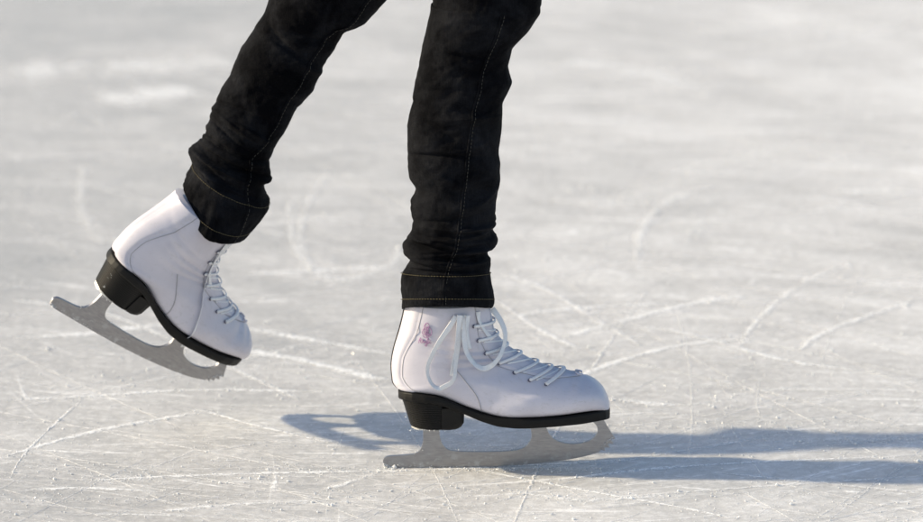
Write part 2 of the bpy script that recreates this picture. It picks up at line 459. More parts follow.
    bmesh.ops.triangle_fill(bm, edges=ed, use_beauty=True)
    fs = [f for f in bm.faces]
    r = bmesh.ops.extrude_face_region(bm, geom=fs)
    for e in r['geom']:
        if isinstance(e, bmesh.types.BMVert): e.co.y += 2 * th
    bmesh.ops.recalc_face_normals(bm, faces=bm.faces)
    me = bpy.data.meshes.new('blade'); bm.to_mesh(me); bm.free(); me.materials.append(STEEL)
    bl = bpy.data.objects.new('blade', me); COL.objects.link(bl); bl.parent = boot
    md = bl.modifiers.new('edge', 'BEVEL'); md.width = .0008; md.segments = 2; md.limit_method = 'ANGLE'; md.angle_limit = math.radians(40)
    # mounting plates
    def plate(us_, vf, hwf, thick):
        V = []; F = []
        for u in us_:
            x, z = T(u, vf(u)); hw = hwf(u)
            V += [(x, -hw, z), (x, -hw, z - thick), (x, -.006 if hw > .006 else -hw * .5, z - thick * 1.6), (x, .006 if hw > .006 else hw * .5, z - thick * 1.6), (x, hw, z - thick), (x, hw, z)]
        for i in range(len(us_) - 1):
            for j in range(6): F.append((i * 6 + j, i * 6 + (j + 1) % 6, (i + 1) * 6 + (j + 1) % 6, (i + 1) * 6 + j))
        F.append(tuple(range(6))); F.append(tuple((len(us_) - 1) * 6 + j for j in range(6)))
        return V, F
    mb = MB()
    mb.add(*plate(list(np.linspace(112, 240, 24)), lambda u: 363.8, lambda u: .021 * min(1, ((u - 108) / 24) ** .5, ((244 - u) / 30) ** .5), .0022))
    fix_normals(mb.build('mounting_plate', PLATE, boot, smooth=False)); mb = MB()
    mb.add(*plate(list(np.linspace(384, 642, 44)), lambda u: smooth_interp(ZB, u) + .6, lambda u: .027 * min(1, ((u - 380) / 70) ** .6, ((650 - u) / 60) ** .6), .0024))
    fix_normals(mb.build('mounting_plate', PLATE, boot, smooth=False))

    # ---- eyelets and crossing laces
    eye_uv = [(284, 78), (294, 116), (315, 156), (351, 184), (394, 211), (437, 229), (482, 240)]
    EP = [param(*e) for e in eye_uv]
    for (t, a) in EP:
        for s in (1, -1):
            aa = a if s > 0 else 2 * PI - a
            c = S(t, aa, .0016); n = (S(t, aa, .004) - S(t, aa, .001)).normalized()
            o1 = n.orthogonal().normalized(); o2 = n.cross(o1)
            mb = MB(); ringp = [c + (o1 * math.cos(q) + o2 * math.sin(q)) * .0019 for q in np.linspace(0, 2 * PI, 13)]
            tube(mb, ringp, .0006, 5, caps=False); mb.build('eyelet', EYE, boot)
    mb = MB()
    def lace_on(path, off, w=.0024, n=26, arch=0.0):
        pts = []; ups = []
        for i in range(n + 1):
            f = i / n; t = path[0][0] + (path[1][0] - path[0][0]) * f; a = path[0][1] + (path[1][1] - path[0][1]) * f
            o = off + arch * math.sin(PI * f)
            p = S(t, a, o); pts.append(p); ups.append(S(t, a, o + .003) - p)
        tube(mb, pts, w, 8, .32, ups)
    for i in range(len(EP) - 1):
        (t0, a0), (t1, a1) = EP[i], EP[i + 1]
        lace_on(((t1, 2 * PI - a1), (t0 * .8 + t1 * .2, a0 + .12)), .0009, .0013, arch=.0002)
        lace_on(((t1, a1), (t1 * .82 + t0 * .18, 2 * PI - a1)), .0020, .0020, arch=.0016)
    lace_on((EP[0], (EP[0][0], 2 * PI - EP[0][1])), .0022, .0020, arch=.002)
    lace_on((EP[-1], (EP[-1][0], 2 * PI - EP[-1][1])), .0022, .0026, arch=.002)
    mb.build('crossed_lace', LACE, boot); mb = MB()
    # bows and loose ends: flat laces hanging on the near side
    def hang(path, off, w, n=60, twist=0.0):
        pts = []; ups = []; last = -.04
        for i, q in enumerate(crpath(path, n)):
            p, nn = near(q[0], q[1], -1, 0)
            x, z = T(q[0], q[1])
            y = (p.y if p is not None else last); y = min(y, last + .0035) if i else y
            last = y
            o = off(i / (n - 1)) if callable(off) else off
            pts.append(Vector((x, y - o, z)))
        pts = [(pts[max(i - 1, 0)] + pts[i] * 2 + pts[min(i + 1, n - 1)]) / 4 for i in range(n)]
        for i in range(n):
            tw = (twist or 1.0) * math.sin(PI * i / (n - 1))
            ups.append(Vector((math.sin(tw), -math.cos(tw), .25)))
        tube(mb, pts, w * 1.22, 10, .10, ups)
    if kind == 'front':
        hang([(236, 40), (222, 62), (196, 100), (173, 140), (158, 178), (159, 206), (170, 228), (187, 238), (202, 233), (222, 222), (231, 206), (233, 180), (240, 130), (247, 85), (250, 40)], lambda f: .0035 + .006 * math.sin(PI * f), .0028, 90)
        hang([(246, 36), (241, 80), (234, 130), (228, 175), (225, 205)], .007, .0030, 40)
        hang([(262, 38), (259, 75), (258, 110), (266, 145), (285, 172), (308, 186), (330, 182), (352, 164), (368, 134), (371, 102), (360, 72), (344, 48), (335, 38)], lambda f: .004 + .009 * math.sin(PI * f), .0030, 90)
        hang([(268, 40), (266, 70), (268, 105), (272, 135)], .006, .0024, 30)
        hang([(296, 36), (300, 62), (318, 96), (336, 120)], .003, .0024, 30)
    else:
        hang([(300, 30), (306, 80), (322, 130), (352, 190), (372, 230), (392, 280), (415, 340), (425, 362)], .004, .0026, 60)
        hang([(290, 40), (300, 90), (330, 140), (372, 180)], .003, .0022, 40)
    mb.build('lace_bow' if kind == 'front' else 'loose_lace_end', LACE, boot)

    # ---- embroidered emblem high on the outer side: a looped bloom over a line of script
    if kind == 'front':
        mb = MB()
        def ink(path, r=.00045, n=24):
            pts = []
            for q in crpath(path, n):
                p, nn = near(q[0], q[1], -1, .0016)
                if p is not None: pts.append(p)
            if len(pts) > 1: tube(mb, pts, r, 5)
        def lp(cx, cy, rx, ry, rot, a0=0, a1=2 * PI):
            return [(cx + rx * math.cos(a) * math.cos(rot) - ry * math.sin(a) * math.sin(rot), cy + rx * math.cos(a) * math.sin(rot) + ry * math.sin(a) * math.cos(rot)) for a in np.linspace(a0, a1, 12)]
        ink(lp(156, 72, 6, 10, .2)); ink(lp(152, 84, 6, 12, .5)); ink(lp(162, 84, 7, 12, -.25)); ink(lp(157, 88, 3.2, 13, .1)); ink(lp(158, 80, 9, 17, .1, .6, 4.2))
        ink([(166, 96), (160, 103), (150, 104), (145, 98)])
        ink([(134, 120), (137, 108), (140, 106), (139, 116), (143, 118), (146, 110), (148, 118), (151, 112), (154, 118), (157, 109), (160, 106), (159, 118), (163, 113), (166, 111)], .00045, 60)
        ink([(157, 117), (155, 127), (151, 124), (160, 118), (168, 117)])
        ink([(134, 113), (144, 108)])
        mb.build('emblem', PINK, boot)
    return boot

def cling(boot, seed, spots):
    r = np.random.default_rng(seed); mb = MB()
    for (u0, v0, u1, v1, y0, y1, n, sz) in spots:
        for i in range(n):
            f = r.random(); x, z = T(u0 + (u1 - u0) * f + r.normal(0, 2), v0 + (v1 - v0) * f + r.normal(0, 1.5)); y = r.uniform(y0, y1)
            rr = sz * r.uniform(.4, 1.3)
            v = np.array([(1, 0, 0), (-1, 0, 0), (0, 1, 0), (0, -1, 0), (0, 0, 1), (0, 0, -1)]) * rr * r.uniform(.5, 1.3, (6, 1)) + np.array((x, y, z))
            mb.add(v, [(0, 2, 4), (2, 1, 4), (1, 3, 4), (3, 0, 4), (2, 0, 5), (1, 2, 5), (3, 1, 5), (0, 3, 5)])
    o = mb.build('clinging_frost', CHIP, boot, smooth=False); o['kind'] = 'stuff'
front = build_skate('front')
front.matrix_basis = Matrix.Rotation(math.radians(1.0), 4, 'Z')
rear = build_skate('rear')
RM = (Matrix.Rotation(math.radians(40.1), 4, 'Z') @ Matrix.Rotation(math.radians(34.7), 4, 'Y') @ Matrix.Rotation(math.radians(28.8), 4, 'X'))
RT = Vector((-0.4850, 0.160, 0.1085))
rear.matrix_basis = Matrix.Translation(RT) @ RM
SP = [(100, 363, 245, 363, -.031, -.026, 50, .0008), (120, 450, 140, 436, -.0022, .0022, 16, .0009), (214, 437, 410, 442, -.0022, .0022, 45, .0007), (500, 400, 600, 418, -.0022, .0022, 26, .0007),
      (36, 478, 60, 486, -.0032, -.0018, 40, .0010), (60, 480, 300, 486, -.0028, -.0018, 46, .0006), (400, 349, 640, 338, -.040, -.030, 0, .0006), (640, 430, 672, 405, -.0028, -.0018, 24, .0008), (86, 290, 104, 355, -.022, -.014, 20, .0006)]
cling(front, 3, SP); cling(rear, 8, [q[:6] + (int(q[6] * .7), q[7]) for q in SP])
tag(front, 'white figure skate planted flat on the ice with a drooping lace bow')
tag(rear, 'white figure skate lifted behind with its heel raised')

# ------------------------------------------------------------------ jeans
FL = [(587.8, -86.6), (570.4, -90.3), (541.8, -96.6), (484.3, -107.8), (446.6, -114.2), (407.4, -114.3), (378.2, -112.6), (365.5, -105.8), (347.6, -112.7), (324.6, -110.9), (309.2, -112.2), (295.1, -121.0), (282.3, -118.6), (273.9, -113.0), (261.7, -119.9), (237.1, -121.3), (212.5, -121.4)]
FR = [(585.3, 46.4), (563.0, 33.6), (541.8, 16.5), (519.4, 10.5), (498.1, 13.8), (473.0, 3.2), (446.6, 2.1), (407.4, -1.5), (398.5, -0.3), (369.3, -1.4), (345.1, -5.1), (318.2, -5.0), (311.8, -8.0), (301.5, -3.7), (290.6, -7.4), (282.3, -12.4), (268.1, -9.9), (257.2, -12.3), (219.0, -9.0), (211.2, -9.7)]
RL = [(274.1, -72.6), (257.7, -70.9), (203.8, -75.2), (149.2, -75.0), (107.7, -74.2), (75.6, -68.9), (55.3, -74.5), (43.5, -63.6), (27.0, -61.7), (13.7, -60.7), (7.6, -51.4), (1.8, -42.8)]
RR = [(342.5, 60.1), (302.5, 49.1), (280.6, 33.1), (262.8, 32.1), (230.1, 28.7), (195.6, 29.0), (160.9, 22.2), (140.2, 22.6), (114.8, 21.1), (88.8, 24.1), (69.7, 35.2), (58.1, 32.4), (36.1, 43.5), (2.8, 40.1)]

def prof(K):
    """smooth profile through measured (s, offset) pairs"""
    K = sorted(K); xs = np.array([k[0] for k in K]) / 1000; ys = np.array([k[1] for k in K]) / 1000
    fine = np.linspace(xs[0] - .02, xs[-1] + .02, 900); v = np.interp(fine, xs, ys)
    def gs(sig):
        h = fine[1] - fine[0]; r = int(3 * sig / h) + 1; kk = np.exp(-.5 * (np.arange(-r, r + 1) * h / sig) ** 2); kk /= kk.sum()
        return np.convolve(np.pad(v, r, mode='edge'), kk, mode='valid')
    a, b = gs(.0024), gs(.030)
    return (lambda s: float(np.interp(s, fine, a))), (lambda s: float(np.interp(s, fine, b)))

def value_noise(seed):
    r = np.random.default_rng(seed); g = r.standard_normal((64, 64))
    def f(a, b):
        i, j = math.floor(a), math.floor(b); fa, fb = a - i, b - j
        fa = fa * fa * (3 - 2 * fa); fb = fb * fb * (3 - 2 * fb)
        q = lambda x, y: g[x % 64, y % 64]
        return (q(i, j) * (1 - fa) + q(i + 1, j) * fa) * (1 - fb) + (q(i, j + 1) * (1 - fa) + q(i + 1, j + 1) * fa) * fb
    return f

def leg_folds(seed, s_ank, s_knee):
    r = random.Random(seed); L = []
    for k in range(30):       # bunched folds above the hem
        L.append((s_ank + abs(r.gauss(0, .040)), r.uniform(-.012, .012), r.uniform(0, 2 * PI), r.uniform(.0026, .0055), r.uniform(.0045, .0105) * r.choice((1, 1, -1)), r.uniform(0, 2 * PI), r.uniform(.6, 1.5)))
    for k in range(22):       # sharp pinched creases between the bunches
        L.append((s_ank + abs(r.gauss(0, .045)) + .004, r.uniform(-.016, .016), r.uniform(0, 2 * PI), -r.uniform(.0035, .007), -r.uniform(.0045, .0085), r.uniform(0, 2 * PI), r.uniform(.5, 1.3)))
    for k in range(5):
        L.append((s_knee + r.uniform(-.04, .03), r.uniform(-.03, .03), r.uniform(0, 2 * PI), -r.uniform(.006, .012), -r.uniform(.003, .006), r.uniform(0, 2 * PI), r.uniform(.5, 1.0)))
    for k in range(11):       # long shallow drag folds up the shin
        L.append((r.uniform(s_ank + .06, s_knee), r.uniform(-.04, .04), r.uniform(0, 2 * PI), r.uniform(.007, .014), r.uniform(.003, .008) * r.choice((1, -1)), r.uniform(0, 2 * PI), r.uniform(.5, 1.0)))
    for k in range(7):
        L.append((s_knee + r.uniform(-.05, .03), r.uniform(-.02, .02), r.uniform(0, 2 * PI), r.uniform(.005, .009), r.uniform(.0025, .006) * r.choice((1, -1)), r.uniform(0, 2 * PI), r.uniform(.5, 1.1)))
    nz = value_noise(seed)
    def f(s, th):
        d = 0
        for (s0, k, ph, sg, am, t0, aw) in L:
            x = (s - s0 - k * math.sin(th + ph)) / abs(sg)
            if abs(x) < 3.5:
                dt = (th - t0 + PI) % (2 * PI) - PI
                if abs(dt) < 3 * aw: d += am * (math.exp(-1.25 * abs(x)) if sg < 0 else math.exp(-x * x) if x < 0 else math.exp(-2.6 * x)) * math.exp(-(dt / aw) ** 2)
        d += .0009 * nz(s / .014, th * 32 / PI / 2.5 + s * 60) + .0005 * nz(s / .005 + 9, th * 64 / PI / 2.2)
        return d
    return f

def leg(Lk, Rk, s0, s1, centre, frame, folds, depth, nr=330, na=150, hem=.045):
    """centre(s)->Vector, frame(s)->(side, near) unit vectors; returns function P(s, th, off)"""
    l, ls = prof(Lk); r, rs = prof(Rk)
    def P(s, th, off=0.0):
        c = centre(s); e1, e2 = frame(s)
        co, si = math.cos(th), math.sin(th)
        mid, half = (ls(s) + rs(s)) / 2, (rs(s) - ls(s)) / 2
        x = mid + half * co + (1.35 + .45 * math.exp(-(max(0, s - s0 - .05) / .06) ** 2)) * ((r(s) - rs(s)) if co > 0 else (l(s) - ls(s))) * abs(co) ** 1.1
        k = min(1, max(0, (s - s0) / hem)) ** 2
        f = folds(s, th) * (0.5 + .5 * k) * (1 - .5 * abs(co) ** 3)
        y = half * (depth(s) if callable(depth) else depth)
        R_ = 1 + (off + f) / max(half, .02)
        return c + e1 * (mid + (x - mid) * (1 + off / half + .45 * f / half)) + e2 * (y * si * R_)
    return P

# front leg: measured against the vertical; s is the height above the ice
# (the hem is turned up a little on the outer side)
s0f = .2115
def cf(s): return Vector((0, -.008 - .012 * (s - .2), s))
def ff(s):
    k = max(0, 1 - (s - s0f) / .09)
    a = math.radians(17 * k)
    return Vector((1, 0, 0)), Vector((0, -math.cos(a), math.sin(a)))
foldF = leg_folds(5, .262, .52)
PF = leg(FL, FR, s0f, .60, cf, ff, foldF, .83)

# rear leg: measured along the line from ankle to knee
A3 = Vector((-0.3545, .126, .2985)); K3 = Vector((-0.2088, .150, .5800)); ax = (K3 - A3).normalized()
side = Vector((0.8888, -0.039, -0.4567)); side = (side - ax * side.dot(ax)).normalized(); nearv = side.cross(ax).normalized()
if nearv.y > 0: nearv = -nearv
bootup = (RM.to_3x3() @ Vector((0, 0, 1))).normalized()
def crv(s): return A3 + ax * s
def fr(s):
    k = max(0, 1 - (s + .03) / .12)
    n = (nearv - ax * (.48 * k)).normalized()
    return (side + ax * (-.10 * k)).normalized(), n
foldR = leg_folds(23, .045, .27)
s0r = -.004
PR = leg(RL, RR, s0r, .35, crv, fr, foldR, lambda s: .74 + .60 * max(0, min(1, 1 - s / .07)))

JV = []; JF = []
def add_rings(rings, close_ends=(False, False)):
    b = len(JV); n = len(rings[0])
    for R_ in rings: JV.extend([tuple(p) for p in R_])
    for i in range(len(rings) - 1):
        for j in range(n): JF.append((b + i * n + j, b + i * n + (j + 1) % n, b + (i + 1) * n + (j + 1) % n, b + (i + 1) * n + j))
    if close_ends[1]: JF.append(tuple(b + (len(rings) - 1) * n + j for j in range(n)))
NA = 150
def thigh(P, s1, knee, hip, rk, rh):
    """carry the last shin ring on over the knee to the hip"""
    last = [P(s1, 2 * PI * j / NA) for j in range(NA)]
    c0 = sum(last, Vector()) / NA
    out = []
    for i in range(1, 40):
        f = i / 39
        p0 = c0; p1 = knee; p2 = hip
        c = p0 * (1 - f) ** 2 + p1 * 2 * f * (1 - f) + p2 * f * f
        sc = 1 + (rh / .055 - 1) * (f ** 1.2)
        d = (p1 - p0) * (1 - f) + (p2 - p1) * f; q = (last[0] - c0)
        rot = (knee - c0).normalized().rotation_difference(d.normalized()) if f > .05 else Matrix.Identity(3).to_quaternion()
        out.append([c + rot @ ((v - c0) * sc) for v in last])
    return out
HIPF = Vector((-.135, -.005, .99)); HIPR = Vector((-.125, .165, 1.01))
for (P, s0, s1, knee, hip) in ((PF, s0f, .592, Vector((.0, .0, .66)), HIPF), (PR, s0r, .345, Vector((-.150, .165, .69)), HIPR)):
    rings = []
    rings.append([P(s0 + .018, 2 * PI * j / NA, -.0035) for j in range(NA)])
    rings.append([P(s0 + .001, 2 * PI * j / NA, -.0028) for j in range(NA)])
    for i in range(340):
        s = s0 + (s1 - s0) * i / 339
        rings.append([P(s, 2 * PI * j / NA) for j in range(NA)])
    rings += thigh(P, s1, knee, hip, .055, .082)
    add_rings(rings)
# seat and waist
rings = []
for i in range(24):
    f = i / 23; z = .93 + .20 * f
    a = .125 - .02 * f; b = .165 - .035 * f - .05 * max(0, .3 - f)
    rings.append([Vector((-.135 + a * math.cos(2 * PI * j / 80), .08 + b * math.sin(2 * PI * j / 80), z)) for j in range(80)])
b0 = len(JV)
add_rings(rings, (False, True)); JF.append(tuple(b0 + j for j in range(80))[::-1])
jeans = fix_normals(link('jeans', JV, JF, DENIM))

# hems: a doubled band of denim at each ankle
nzh = value_noise(77)
def hem(P, s0, s1, off, fold_off):
    V = []; F = []; n = 34
    for i in range(n + 5):
        for j in range(NA):
            th = 2 * PI * j / NA
            if i <= n:
                f = i / n; s = s0 + (s1 - s0) * f
                edge = math.exp(-((f - 1) / .06) ** 2); lo = math.exp(-(f / .05) ** 2)
                o = off * (1 - .55 * edge - .4 * lo) + 0.0004 * math.sin(th * 37 + 3 * math.sin(th * 5)) * (1 - abs(f - .35) * 1.4)
                wob = .0016 * math.sin(th * 3 + s0 * 40) + .0005 * math.sin(th * 7 + 1.3)
                o += .0011 * math.sin(th * 6 + 1.2 * math.sin(f * 5 + th)) * (1 - abs(2 * f - 1)) + .0005 * nzh(f * 4, th * 64 / PI / 2.6) * min(1, f * 4)
                V.append(P(s + wob * (1 - f), th, o))
            else:
                V.append(P(s0 - .0006 + .004 * (i - n - 1) , th, -.001 - .0008 * (i - n - 1)))
    order = list(range(n, -1, -1)) + list(range(n + 1, n + 5))
    for a, b in zip(order[:-1], order[1:]):
        for j in range(NA): F.append((a * NA + j, a * NA + (j + 1) % NA, b * NA + (j + 1) % NA, b * NA + j))
    return fix_normals(link('hem', V, F, DENIM, jeans))
hem(PF, s0f - .0005, s0f + .0455, .0013, 0)
hem(PR, s0r - .0005, s0r + .050, .0013, 0)

# side seams: a ridge of folded cloth with dashes of thread beside it; ring stitching on the hems
def seam_line(P, keys, s0, s1, off, r, mb, dash=.0046, gap=.0016, dth=0.0):
    s = s0
    while s < s1:
        e = min(s + dash - gap, s1)
        pts = []
        for q in (s, (s + e) / 2, e):
            th = float(interp(keys, q)) + dth
            pts.append(P(q, th, off))
        tube(mb, pts, r, 5); s += dash
def th_at(P, s, target_x, lo=PI * .02, hi=PI * .98, get=None):
    """angle on the near side at which the surface reaches the wanted side offset"""
    best = min(np.linspace(lo, hi, 120), key=lambda th: abs(get(P(s, th)) - target_x)); return float(best)
SF = [(0.5766, -0.0044), (0.5418, -0.0154), (0.5081, -0.0264), (0.4654, -0.0338), (0.4264, -0.04), (0.3998, -0.0437), (0.3655, -0.0474), (0.32839999999999997, -0.0511), (0.2913, -0.058), (0.2681, -0.06609999999999999), (0.2384, -0.0699), (0.21509999999999999, -0.0699)]
kf = [(z, th_at(PF, z, x, get=lambda p: p.x)) for z, x in SF]; kf.sort()
SR = [(0.3272, 0.037200000000000004), (0.2889, 0.0293), (0.26680000000000004, 0.0132), (0.22690000000000002, 0.0094), (0.1815, 0.008400000000000001), (0.1428, 0.0073), (0.10679999999999999, 0.0048), (0.0832, -0.0005), (0.0288, 0.0255), (0.0085, 0.0285), (-0.0074, 0.0258), (-0.0215, 0.026699999999999998)]
kr = [(s, th_at(PR, s, x, get=lambda p: (p - A3).dot(side))) for s, x in SR]; kr.sort()
for (P, k, s0, s1) in ((PF, kf, s0f, .59), (PR, kr, s0r, .34)):
    mb = MB()
    tube(mb, [P(q, float(interp(k, q)), .0008) for q in np.linspace(s0 + .001, s1, 240)], .0013, 6)
    mb.build('side_seam', DENIM, jeans)
    mb = MB(); seam_line(P, k, s0 + .002, s1, .0012, .00042, mb, dth=-.055)
    mb.build('seam_stitching', GREYT, jeans)
    for (sh, r_) in ((.0105, .0005), (.0450, .00042)):
        mb = MB(); n = 96
        for j in range(n):
            a0 = 2 * PI * j / n; a1 = a0 + 2 * PI / n * .68
            tube(mb, [P(s0 + sh, a, .0021) for a in (a0, (a0 + a1) / 2, a1)], r_, 5)
        mb.build('hem_stitching', GOLD, jeans)

# ------------------------------------------------------------------ the person
def skinned(nodes, edges, mats):
    me = bpy.data.meshes.new('person'); me.from_pydata([n[0] for n in nodes], edges, []); me.update()
    o = bpy.data.objects.new('person', me); COL.objects.link(o)
    sk = o.modifiers.new('skin', 'SKIN')
    for i, n in enumerate(nodes): me.skin_vertices[0].data[i].radius = (n[1], n[2] if len(n) > 2 else n[1])
    me.skin_vertices[0].data[0].use_root = True
    o.modifiers.new('sub', 'SUBSURF').levels = 2; o.modifiers['sub'].render_levels = 2
    dg = bpy.context.evaluated_depsgraph_get(); me2 = bpy.data.meshes.new_from_object(o.evaluated_get(dg))
    o.modifiers.clear(); o.data = me2; me2.name = 'person'
    for m in mats: me2.materials.append(m)
    for p in me2.polygons:
        c = p.center; p.use_smooth = True
        hand = c.z < .99 and (c.y < -.16 or c.y > .32)
        p.material_index = 0 if (c.z > 1.545 or c.z < .93 or hand) else 1
        if c.z > 1.66 and (c.x < -.06 or c.z > 1.74): p.material_index = 2
    return o
nd = []; ed = []
def core(P, s): return sum((P(s, 2 * PI * j / 24) for j in range(24)), Vector()) / 24
def add(p, r, par=None, r2=None):
    nd.append((p, r, r2 or r)); i = len(nd) - 1
    if par is not None: ed.append((par, i))
    return i
cx, cy = -.13, .08
pel = add((cx, cy, 1.0), .10)
wa = add((cx + .005, cy, 1.13), .095, pel); ch = add((cx + .02, cy, 1.32), .115, wa); nb = add((cx + .02, cy, 1.46), .075, ch)
nk = add((cx + .03, cy, 1.54), .045, nb); j1 = add((cx + .045, cy, 1.60), .060, nk); h1 = add((cx + .05, cy, 1.68), .082, j1); add((cx + .045, cy, 1.76), .060, h1)
add((cx + .135, cy, 1.665), .010, h1)
for sgn, hip, PP, sk, sa, toe in ((-1, HIPF, PF, .585, s0f + .01, (.10, 0, .075)), (1, HIPR, PR, .34, s0r + .01, None)):
    kn, an = tuple(core(PP, sk)), tuple(core(PP, sa)); cm = tuple(core(PP, sk * .62 + sa * .38))
    h = add((hip.x, hip.y, .95), .060, pel); k0 = add(tuple(kn[i] * .72 + (hip.x, hip.y, .95)[i] * .28 for i in range(3)), .040, h); k = add(kn, .032, k0)
    c = add(cm, .030, k); a = add(an, .024, c)
    if toe:
        m_ = add((-.04, 0, .115), .026, a); add(toe, .022, m_)
    else:
        p1 = RM @ Vector((-.06, 0, .115)) + RT; p2 = RM @ Vector((.09, 0, .082)) + RT
        m_ = add(tuple(p1), .024, a); add(tuple(p2), .020, m_)
    sh = add((cx + .01, cy + sgn * .155, 1.43), .055, nb)
    el = add((cx + (.10 if sgn > 0 else -.10), cy + sgn * .24, 1.19), .038, sh)
    wr = add((cx + (.24 if sgn > 0 else -.02), cy + sgn * .27, .99), .024, el)
    ha = add((cx + (.28 if sgn > 0 else .01), cy + sgn * .275, .93), .026, wr, .014)
    for q in range(4):
        fx = (q - 1.5) * .017
        b1 = add((cx + (.295 if sgn > 0 else .02) + fx, cy + sgn * .275, .885), .0085, ha)
        b2 = add((cx + (.305 if sgn > 0 else .03) + fx, cy + sgn * .268, .85 - .004 * (1.5 - abs(q - 1.5))), .0078, b1)
        add((cx + (.303 if sgn > 0 else .03) + fx, cy + sgn * .255, .828 - .005 * (1.5 - abs(q - 1.5))), .007, b2)
    t1 = add((cx + (.315 if sgn > 0 else .045), cy + sgn * .262, .925), .010, ha); add((cx + (.335 if sgn > 0 else .06), cy + sgn * .25, .895), .0085, t1)
person = skinned(nd, ed, [SKIN, JACKET, HAIR])
tag(person, 'skater in black jeans gliding on one white figure skate, the other lifted behind', 'person')
for o in (jeans, front, rear): o.parent = person

# ------------------------------------------------------------------ the ice
V = [(-30, -30, 0), (30, -30, 0), (30, 30, 0), (-30, 30, 0)]; F = [(0, 1, 2, 3)]; mi = [0]; dens = [0] * 4
def cut(path, w, d, tent=.0006, n=None, grow=0.0):
    """one skate cut: a low broken ridge of frost along a path on the ice"""
    P = np.array(path, float); Ls = np.sum(np.hypot(*(P[1:] - P[:-1]).T)); n = n or max(8, int(Ls / .008))
    pts = crpath([(p[0], p[1]) for p in path], n); b = len(V)
    z = rng.uniform(.00005, .0003)
    wn = np.convolve(rng.uniform(.25, 1.6, n + 4), np.ones(3) / 3, mode='valid')[:n]
    for i, p in enumerate(pts):
        q0 = pts[max(i - 1, 0)]; q1 = pts[min(i + 1, n - 1)]; t = q1 - q0; t = t / (np.hypot(*t) + 1e-9)
        nn = np.array((-t[1], t[0])); wdir = 1 + grow * abs(t[0]); e = min(1, i / 6, (n - 1 - i) / 6) ** .7; ww = w * .5 * wdir * wn[i] * (.15 + .85 * e)
        jit = rng.normal(0, w * .12); p = p + nn * jit
        V.extend([(p[0] - nn[0] * ww, p[1] - nn[1] * ww, z), (p[0], p[1], z + tent * min(1, ww / .001) * rng.uniform(.5, 1.2)), (p[0] + nn[0] * ww, p[1] + nn[1] * ww, z)])
        dens.extend([d * .12 * e, d * e, d * .12 * e])
    for i in range(n - 1):
        a = b + 3 * i
        F.append((a, a + 3, a + 4, a + 1)); F.append((a + 1, a + 4, a + 5, a + 2)); mi.extend([1, 1])
    return pts
tracks = []
